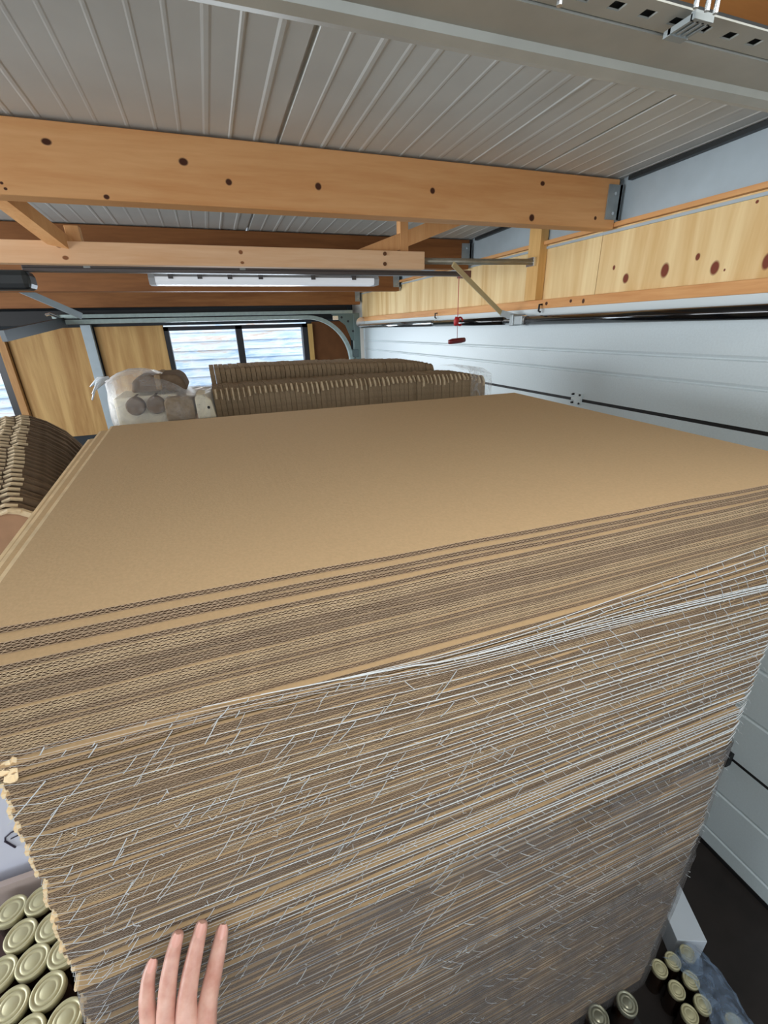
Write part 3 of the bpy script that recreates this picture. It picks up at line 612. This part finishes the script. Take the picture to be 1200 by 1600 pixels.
# ------------------------------------------------------------------ behind the stack: egg trays on edge
def tray_mesh(rgs, y0, y1, zt, zb, rimh):
    """one pulp tray standing on edge: thin plate with a rounded top and a pale lip"""
    b = MB(); t = .0158; poly = [(y0, zb), (y1, zb), (y1, zt-.03), (y1-.02, zt-.006)]
    n = 7
    for k in range(n):
        yy = lerp(y1-.03, y0+.03, k/(n-1)); poly.append((yy, zt - .003*(k % 2)))
    poly += [(y0+.012, zt-.006), (y0+.002, zt-.022)]
    b.prism(poly, 'X', -t/2, t/2)
    lip = MB().prism([(y0-.007, zt-.006-rimh), (y0+.001, zt-.008-rimh), (y0+.003, zt-.022), (y0+.014, zt-.004), (y0+.012, zt+.001), (y0+.003, zt-.006), (y0-.006, zt-.020)], 'X', -.0032, .0026)
    return b, lip
def tray_row(n, x0, x1, y0, y1, zt0, zt1, lb, grp, lip=True):
    b, l = tray_mesh(0, y0, y1, 0, -.26, .022); bm_, lm = b.mesh('egg_tray', M['pulp']), [tray_mesh(0, y0, y1, 0, -.26, q)[1].mesh('tray_lip', M['pulp_rim']) for q in (.004, .012, .020, .028)]
    rt = random.Random(n)
    for k in range(n):
        u = k/(n-1); o = bpy.data.objects.new('egg_tray', bm_); COL.objects.link(o)
        zt = lerp(zt0, zt1, u) - .010*max(0, (u-.9)/.1)**2 + rt.uniform(-.0015, .0015) + .006*math.sin(u*PI)
        o.location = (lerp(x0, x1, u), rt.uniform(-.003, .003), H+zt); o.rotation_euler = (0, -.02, 0)
        tag(o, lb, 'egg tray', grp)
        if lip:
            c = bpy.data.objects.new('lip', lm[min(3, int(rt.random()*2 + 1.2 + 1.2*math.sin(k*.45)))]); COL.objects.link(c); c.parent = o
            c.scale = (rt.uniform(.5, 1), 1, 1)
tray_row(58, .0, .945, 1.46, 1.68, -.162, -.168, 'brown pulp egg tray on edge in the front row behind the top cardboard sheet', 'egg trays in the front row')
tray_row(50, .0, .86, 1.72, 1.98, -.118, -.135, 'brown pulp egg tray on edge in the raised back row before the window', 'egg trays in the back row', False)
tag(MB().box((-.03, 1.44, 0), (1.0, 2.0, H-.43)).build('storage_carton', M['carton'], bev=.004), 'plain brown carton under the rows of egg trays', 'carton')
w = MB(); rows = []
for k in range(9):
    x = lerp(.88, .985, k/8); q = 0 if k < 6 else (k-5)*.008
    rows.append([(x, 1.445+q, H-.40), (x, 1.440+q, H-.20), (x, 1.447+q, H-.170-q), (x+.004, 1.475, H-.150-q), (x, 1.60, H-.148-q), (x, 1.70, H-.15-q)])
tag(w.grid(rows).build('shrink_film', M['wrap'], smooth=True, fix=False), 'crinkled clear film over the right end of the egg trays', 'film')

# clear bag with pulp cartons
tag(MB().box((-.31, 1.41, 0), (-.04, 1.80, H-.27)).build('storage_carton', M['carton'], bev=.004), 'plain brown carton under the clear plastic bag', 'carton')
cs = thing('pulp_carton', 'brown pulp carton lying on top inside the clear bag', 'carton', (-.15, 1.56, H-.155))
MB().prism([(-.075, 0), (.075, 0), (.066, .032), (.05, .045), (-.05, .045), (-.068, .03)], 'Y', -.10, .10).build('body', M['pulp_dark'], cs, bev=.006)
MB().box((-.008, -.104, .005), (.008, .104, .047)).build('hinge_ridge', M['pulp'], cs, bev=.003)
for x_, lb in ((-.218, 'left one of two round brown pulp cups in the clear bag'), (-.166, 'right one of two round brown pulp cups in the clear bag')):
    b = MB(); b.lathe([(.0, 0), (.021, 0), (.0245, .004), (.0245, .10), (.0, .10)], n=24); b.v = [(v[0], v[2], v[1]) for v in b.v]
    o = b.build('pulp_cup', M['pulp_dark'], smooth=False, bev=.002); o.location = (x_, 1.415, H-.188); tag(o, lb, 'cup', 'round pulp cups in the bag')
cs = thing('pulp_carton', 'brown pulp carton in the middle of the clear bag', 'carton', (-.105, 1.50, H-.235))
MB().prism([(-.038, 0), (.04, 0), (.04, .055), (.03, .066), (-.03, .066), (-.038, .055)], 'Y', -.09, .09).build('body', M['pulp'], cs, bev=.004)
cs = thing('pulp_carton', 'cream pulp carton with a small black hole at the right of the clear bag', 'carton', (-.038, 1.47, H-.235))
MB().prism([(-.022, 0), (.030, 0), (.022, .05), (.006, .068), (-.012, .07), (-.022, .06)], 'Y', -.06, .06).build('body', M['cream'], cs, bev=.004)
MB().tube([(.012, -.063, .032), (.012, -.058, .030)], [.004, .004], 10).build('hole', M['black'], cs)
cs = thing('pulp_carton', 'pale pulp carton at the bottom left of the clear bag', 'carton', (-.19, 1.54, H-.262))
MB().box((-.085, -.09, 0), (.085, .09, .098)).build('body', M['cream'], cs, bev=.008)
bag = thing('plastic_bag', 'clear plastic bag tied at the left, full of pulp cartons, behind the top sheet', 'bag', (-.15, 1.52, H-.265))
rows = []
rb = random.Random(3)
prof = [(0, 1.0), (.05, 1.02), (.10, .98), (.135, .82), (.16, .60), (.178, .36), (.188, .12)]
for (zz, s_) in prof:
    rw = []
    for j in range(33):
        t = 2*PI*j/32; cx, sy = math.cos(t), math.sin(t); e = .55
        x = math.copysign(abs(cx)**e, cx)*.142*s_; y = math.copysign(abs(sy)**e, sy)*.14*s_
        zq = zz + ((.034*(-x/.14) - .018) if zz > .1 else 0); q = rb.uniform(-.004, .004) if j not in (0, 32) else 0
        rw.append((x - .03*(zz/.19)*(1 if zz > .1 else 0) + q, y + q, zq))
    rows.append(rw)
MB().grid(rows).build('film_body', M['film'], bag, smooth=True, fix=False)
b = MB()
for k in range(7):
    a = rb.uniform(-.5, .5); b.tube([(-.118, -.08, .158), (-.140-rb.uniform(0, .008), -.09+a*.02, .150+a*.02), (-.152-rb.uniform(0, .02), -.095+a*.05, .128+a*.03)], [.004, .003, .0015], 5)
b.tube([(-.13, -.09, .15), (-.155, -.10, .13), (-.165, -.11, .105)], [.006, .003, .002], 6)
b.build('tied_end', plain('film_knot', (226, 234, 240), .3), bag, smooth=True)

# ------------------------------------------------------------------ left: leaning pile of nested trays, box, jars
def nested_tray(k, n):
    u = k/(n-1); y = lerp(.90, 1.52, u); cx = lerp(-.357, -.502, u); zt = H + lerp(-.277, -.202, u); zb = H + lerp(-.385, -.36, u)
    t = thing('nested_pulp_tray', None, 'tray', (cx, y, zt), 'nested trays in the leaning pile'); rt = random.Random(k)
    jx, jz = rt.uniform(-.004, .004), rt.uniform(-.003, .003); sl = lerp(.75, 1.0, u); hh = zt-zb
    out = [(-.30, -hh), (-.30, -.03), (-.27, -.008), (-.10, -.006), (-.015, 0), (0, -.004), (.035*sl, -.022), (.075*sl, -.055), (.105*sl, -.10), (.115*sl, -hh-.02), (.06, -hh-.02)]
    out = [(x+jx, z+jz) for x, z in out]
    rim = MB(); n_ = len(out); c = (-.1, -hh*.6)
    inn = [(lerp(x, c[0], .07), lerp(z, c[1], .12)) for x, z in out]
    for (y0, y1) in ((-.004, .004),):
        vs = [(x, y0, z) for x, z in out] + [(x, y0, z) for x, z in inn] + [(x, y1, z) for x, z in out] + [(x, y1, z) for x, z in inn]; fs = []
        for i in range(n_):
            j = (i+1) % n_; fs += [(i, j, n_+j, n_+i), (2*n_+i, 3*n_+i, 3*n_+j, 2*n_+j), (i, 2*n_+i, 2*n_+j, j), (n_+i, n_+j, 3*n_+j, 3*n_+i)]
        rim.add(vs, fs)
    rim.build('rim', M['pulp_rim'] if k == 0 else M['pulp_dark'], t)
    MB().prism(inn, 'Y', .004, .014).build('face', M['pulp_tan'] if k == 0 else M['pulp_dark'], t)
    sc_ = MB()
    for q in range(3): sc_.tube([(-.10+q*.035+jx, -.006, -.004), (-.085+q*.035+jx, -.012, .002), (-.07+q*.035+jx, -.006, -.004)], .0035, 6)
    sc_.build('scalloped_lip', M['pulp_rim'], t)
    if k == 0: t['label'] = 'front tray of the leaning pile, smooth tan face with pale rim, at the left edge'
    else: t['label'] = 'brown pulp tray nested in the leaning pile at the left edge'
for k in range(26): nested_tray(k, 26)
wb = thing('white_box', 'white box with a dark handwritten letter behind the gold lidded jars', 'box', (-.62, 1.22, 0))
MB().box((-.30, -.28, H-1.30), (.28, .32, H-.62)).build('carton', M['whitebox'], wb, bev=.004)
b = MB(); yy = -.2825
b.tube([(-.030, yy, H-1.100), (-.026, yy, H-1.086), (-.012, yy, H-1.076), (.004, yy, H-1.072)], .0018, 5); b.tube([(-.030, yy, H-1.096), (-.024, yy, H-1.112), (-.018, yy, H-1.128)], .0022, 5); b.tube([(-.018, yy, H-1.096), (.006, yy, H-1.090)], .0014, 5)
lt_ = b.build('handwritten_letter', M['ink'], wb)
lt_.location = (.012, 0, .0)
carry = MB().box((-.95, .92, H-.62), (-.36, 1.58, H-.40)).build('pulp_bundle', M['pulp_dark'], bev=.01); tag(carry, 'dark brown bundle under the leaning pile of trays at the left edge', 'bundle')
tb = thing('storage_table', 'dark table carrying the gold lidded jars', 'table', (-.65, .95, 0))
MB().box((-.35, -.72, H-1.36), (.335, .65, H-1.33)).build('table_top', M['table'], tb, bev=.003)
for a in (-.3, .29):
    for c in (-.66, .6): MB().box((a-.025, c-.025, 0), (a+.025, c+.025, H-1.36)).build('leg', M['table'], tb)
tr_ = thing('cardboard_tray', 'greyish cardboard tray holding the gold lidded jars', 'tray', (-.65, .6, H-1.33))
MB().box((-.33, -.34, 0), (.315, .31, .004)).build('base', M['table'], tr_)
MB().box((-.33, .295, .004), (.315, .31, .142)).build('back_wall', M['tray'], tr_)
MB().box((-.33, -.34, .004), (-.322, .295, .06)).build('side_wall', M['table'], tr_)

def jar(rad, h_, lidm, n=36):
    t = thing('jar', None, 'jar')
    MB().lathe([(0, 0), (rad*.94, 0), (rad*1.0, .006), (rad*1.0, h_-.035), (rad*.93, h_-.022), (rad*.88, h_-.016), (rad*.88, h_-.004), (0, h_-.004)], n=n).build('glass', M['jar'], t, smooth=True)
    R = rad*.985
    MB().lathe([(R*.955, h_-.016), (R, h_-.015), (R, h_-.004), (R*.985, h_-.001), (R*.94, h_+.0004), (R*.80, h_), (R*.765, h_-.0025), (R*.72, h_-.0028), (R*.685, h_-.0008), (R*.50, h_-.0012), (R*.46, h_-.002), (R*.42, h_-.0012), (0, h_-.001)], n=n).build('lid', lidm, t, smooth=True)
    return t
JL = [((-.628, .844), 'gold lidded jar in the back row, left of the jar touching the tray corner'), ((-.571, .843), 'gold lidded jar in the back row, half hidden by the cardboard stack'),
      ((-.591, .782), 'gold lidded jar in the second row, nearest the left picture edge'), ((-.531, .775), 'gold lidded jar in the second row, cut by the cardboard stack'),
      ((-.551, .72), 'gold lidded jar in the third row with a wide plain lid centre, fully in view'), ((-.493, .715), 'gold lidded jar in the third row, nearly hidden by the stack edge'),
      ((-.609, .722), 'gold lidded jar in the third row, cut by the left picture edge'), ((-.507, .656), 'gold lidded jar in the fourth row, fully in view beside the stack edge'),
      ((-.569, .657), 'gold lidded jar in the fourth row, cut by the left picture edge'), ((-.463, .597), 'gold lidded jar in the bottom row touching the stack'), ((-.526, .598), 'gold lidded jar in the bottom row, only its lid top showing'),
      ((-.588, .595), 'gold lidded jar in the bottom left corner of the picture')]
J0 = jar(.0312, .124, M['lid'])
for i, ((x, y), lb) in enumerate(JL):
    o = J0 if i == 0 else copy_tree(J0)
    o.location = (x, y, H-1.326); o['label'] = lb; o['group'] = 'gold lidded jars on the left'; o.rotation_euler = (0, 0, i*.7)

# right: jars on the floor under film
JR = [((1.07, .395), 'small gold lidded jar on the floor, nearest the stack in the back row of three'), ((1.128, .393), 'small gold lidded jar on the floor, middle of the back row of three'), ((1.19, .388), 'small gold lidded jar on the floor, touching the white carton'),
      ((1.075, .338), 'small gold lidded jar on the floor, left of the middle row of two'), ((1.139, .338), 'small gold lidded jar on the floor, right of the middle row under film'), ((1.062, .285), 'small gold lidded jar on the floor, left of the front row'), ((1.12, .286), 'small gold lidded jar on the floor, second in the front row under film'), ((1.169, .223), 'small gold lidded jar at the bottom edge, farthest right under the film')]
J1 = jar(.0245, .115, M['lid'])
for i, ((x, y), lb) in enumerate(JR):
    o = J1 if i == 0 else copy_tree(J1); o.location = (x, y, 0); o['label'] = lb; o['group'] = 'small jars on the floor at the right'
cr = thing('black_crate', 'black crate at the foot of the stack carrying two grey lidded jars', 'crate', (.72, .27, 0))
MB().box((-.17, -.11, 0), (.14, .095, .22)).build('body', M['black'], cr, bev=.004)
J2 = jar(.0275, .120, M['lid_grey'])
for i, ((x, y), lb) in enumerate((((.706, .338), 'grey lidded jar on the black crate, left of two'), ((.800, .330), 'grey lidded jar on the black crate, right of two'))):
    o = J2 if i == 0 else copy_tree(J2); o.location = (x, y, .2215); o['label'] = lb; o['group'] = 'grey lidded jars at the foot of the stack'
wc = thing('white_carton', 'narrow white carton lying on the floor beside the small jars', 'carton', (1.235, .405, 0))
MB().box((-.05, 0, 0), (.05, .36, .113), Matrix.Rotation(-.42, 3, 'Z'), (0, 0, 0)).build('body', plain('white_carton_board', (205, 214, 224), .6), wc, bev=.002)
rows = []; rb = random.Random(8)
for k in range(13):
    v = k/12; rw = []
    y = lerp(.405, .17, v)
    for j in range(13):
        u = j/12; x = lerp(1.10 + .03*math.sin(v*5), 1.30 - .05*max(0, v-.55), u); z = .124 if u < .55 else lerp(.124, .004, ((u-.55)/.45)**1.3)
        rw.append((x + rb.uniform(-.007, .007), y + rb.uniform(-.007, .007), max(.004, z + rb.uniform(-.004, .008))))
    rows.append(rw)
tag(MB().grid(rows).build('plastic_wrap', M['bluefilm'], fix=False), 'bluish crumpled plastic wrap over the small jars on the floor', 'plastic wrap')

# ------------------------------------------------------------------ hand
def build_hand():
    ps = []; rad = []; ed = []
    def chain(pts, rr, root):
        k = root
        for p, q in zip(pts, rr):
            ps.append((p[0], p[1], H+p[2])); rad.append(q); ed.append((k, len(ps)-1)); k = len(ps)-1
        return k
    ps.append((-.1560, .2560, H-.776)); rad.append((.030, .017))                       # palm root
    wr = chain([(-.163, .2150, -.795), (-.165, .16, -.80), (-.165, .05, -.80), (-.16, -.06, -.80)], [(.026, .020), (.028, .024), (.036, .033), (.042, .040)], 0)
    F = {'little': ([(-.1832, .3016, -.7554), (-.1884, .3217, -.7304), (-.1894, .3385, -.7144), (-.1863, .3531, -.7025), (-.1790, .3630, -.6915)], .0073),
         'ring': ([(-.1673, .2967, -.751), (-.169, .3169, -.7227), (-.1623, .3381, -.6958), (-.1539, .3529, -.6767), (-.1440, .3620, -.6570)], .0080),
         'middle': ([(-.1494, .2930, -.7480), (-.1455, .3183, -.7135), (-.1371, .3371, -.6956), (-.1267, .3526, -.6758), (-.1175, .3620, -.6570)], .0084),
         'index': ([(-.1333, .2900, -.7500), (-.1235, .315, -.7233), (-.1139, .3344, -.7111), (-.104, .3503, -.6934), (-.0975, .3610, -.6805)], .0082)}
    tips = []
    for nm, (p, q) in F.items():
        q *= 1.2; chain(p, [(q*1.6, q*1.4), (q*1.2, q*1.1), (q*1.1, q*1.06), (q*.96, q*.92), (q*.74, q*.66)], 0); tips.append((p[3], p[4], q))
    chain([(-.128, .2470, -.772), (-.116, .2600, -.752), (-.1085, .2770, -.735), (-.1085, .2890, -.7285)], [(.016, .014), (.0115, .011), (.010, .009), (.0075, .0065)], 0)
    me = bpy.data.meshes.new('hand'); me.from_pydata(ps, ed, []); me.update()
    o = bpy.data.objects.new('person', me); COL.objects.link(o); me.materials.append(M['skin'])
    sk = o.modifiers.new('skin', 'SKIN'); sk.use_smooth_shade = True; sk.branch_smoothing = .35
    for i, q in enumerate(rad): me.skin_vertices[0].data[i].radius = q
    me.skin_vertices[0].data[0].use_root = True
    s_ = o.modifiers.new('sub', 'SUBSURF'); s_.levels = 2; s_.render_levels = 2
    tag(o, 'bare left hand with spread fingers reaching up to touch the net on the stack', 'person')
    for a, c, q in tips:
        a = Vector((a[0], a[1], a[2]+H)); c = Vector((c[0], c[1], c[2]+H)); t = (c-a).normalized(); nrm = Vector((0, -.75, .66)); nrm = (nrm - t*nrm.dot(t)).normalized(); side = t.cross(nrm)
        cen = a.lerp(c, .72); rows = []
        for i in range(5):
            w_ = (-1 + i/2); rows.append([tuple(cen + t*(j/4-.5)*q*1.5 + side*w_*q*.52*(1 if 0 < j < 4 else .7) + nrm*(q*.80 - abs(w_)**2*q*.22 + .0002)) for j in range(5)])
        n_ = MB().grid(rows).build('nail', M['nail'], o, smooth=True, fix=False)
build_hand()
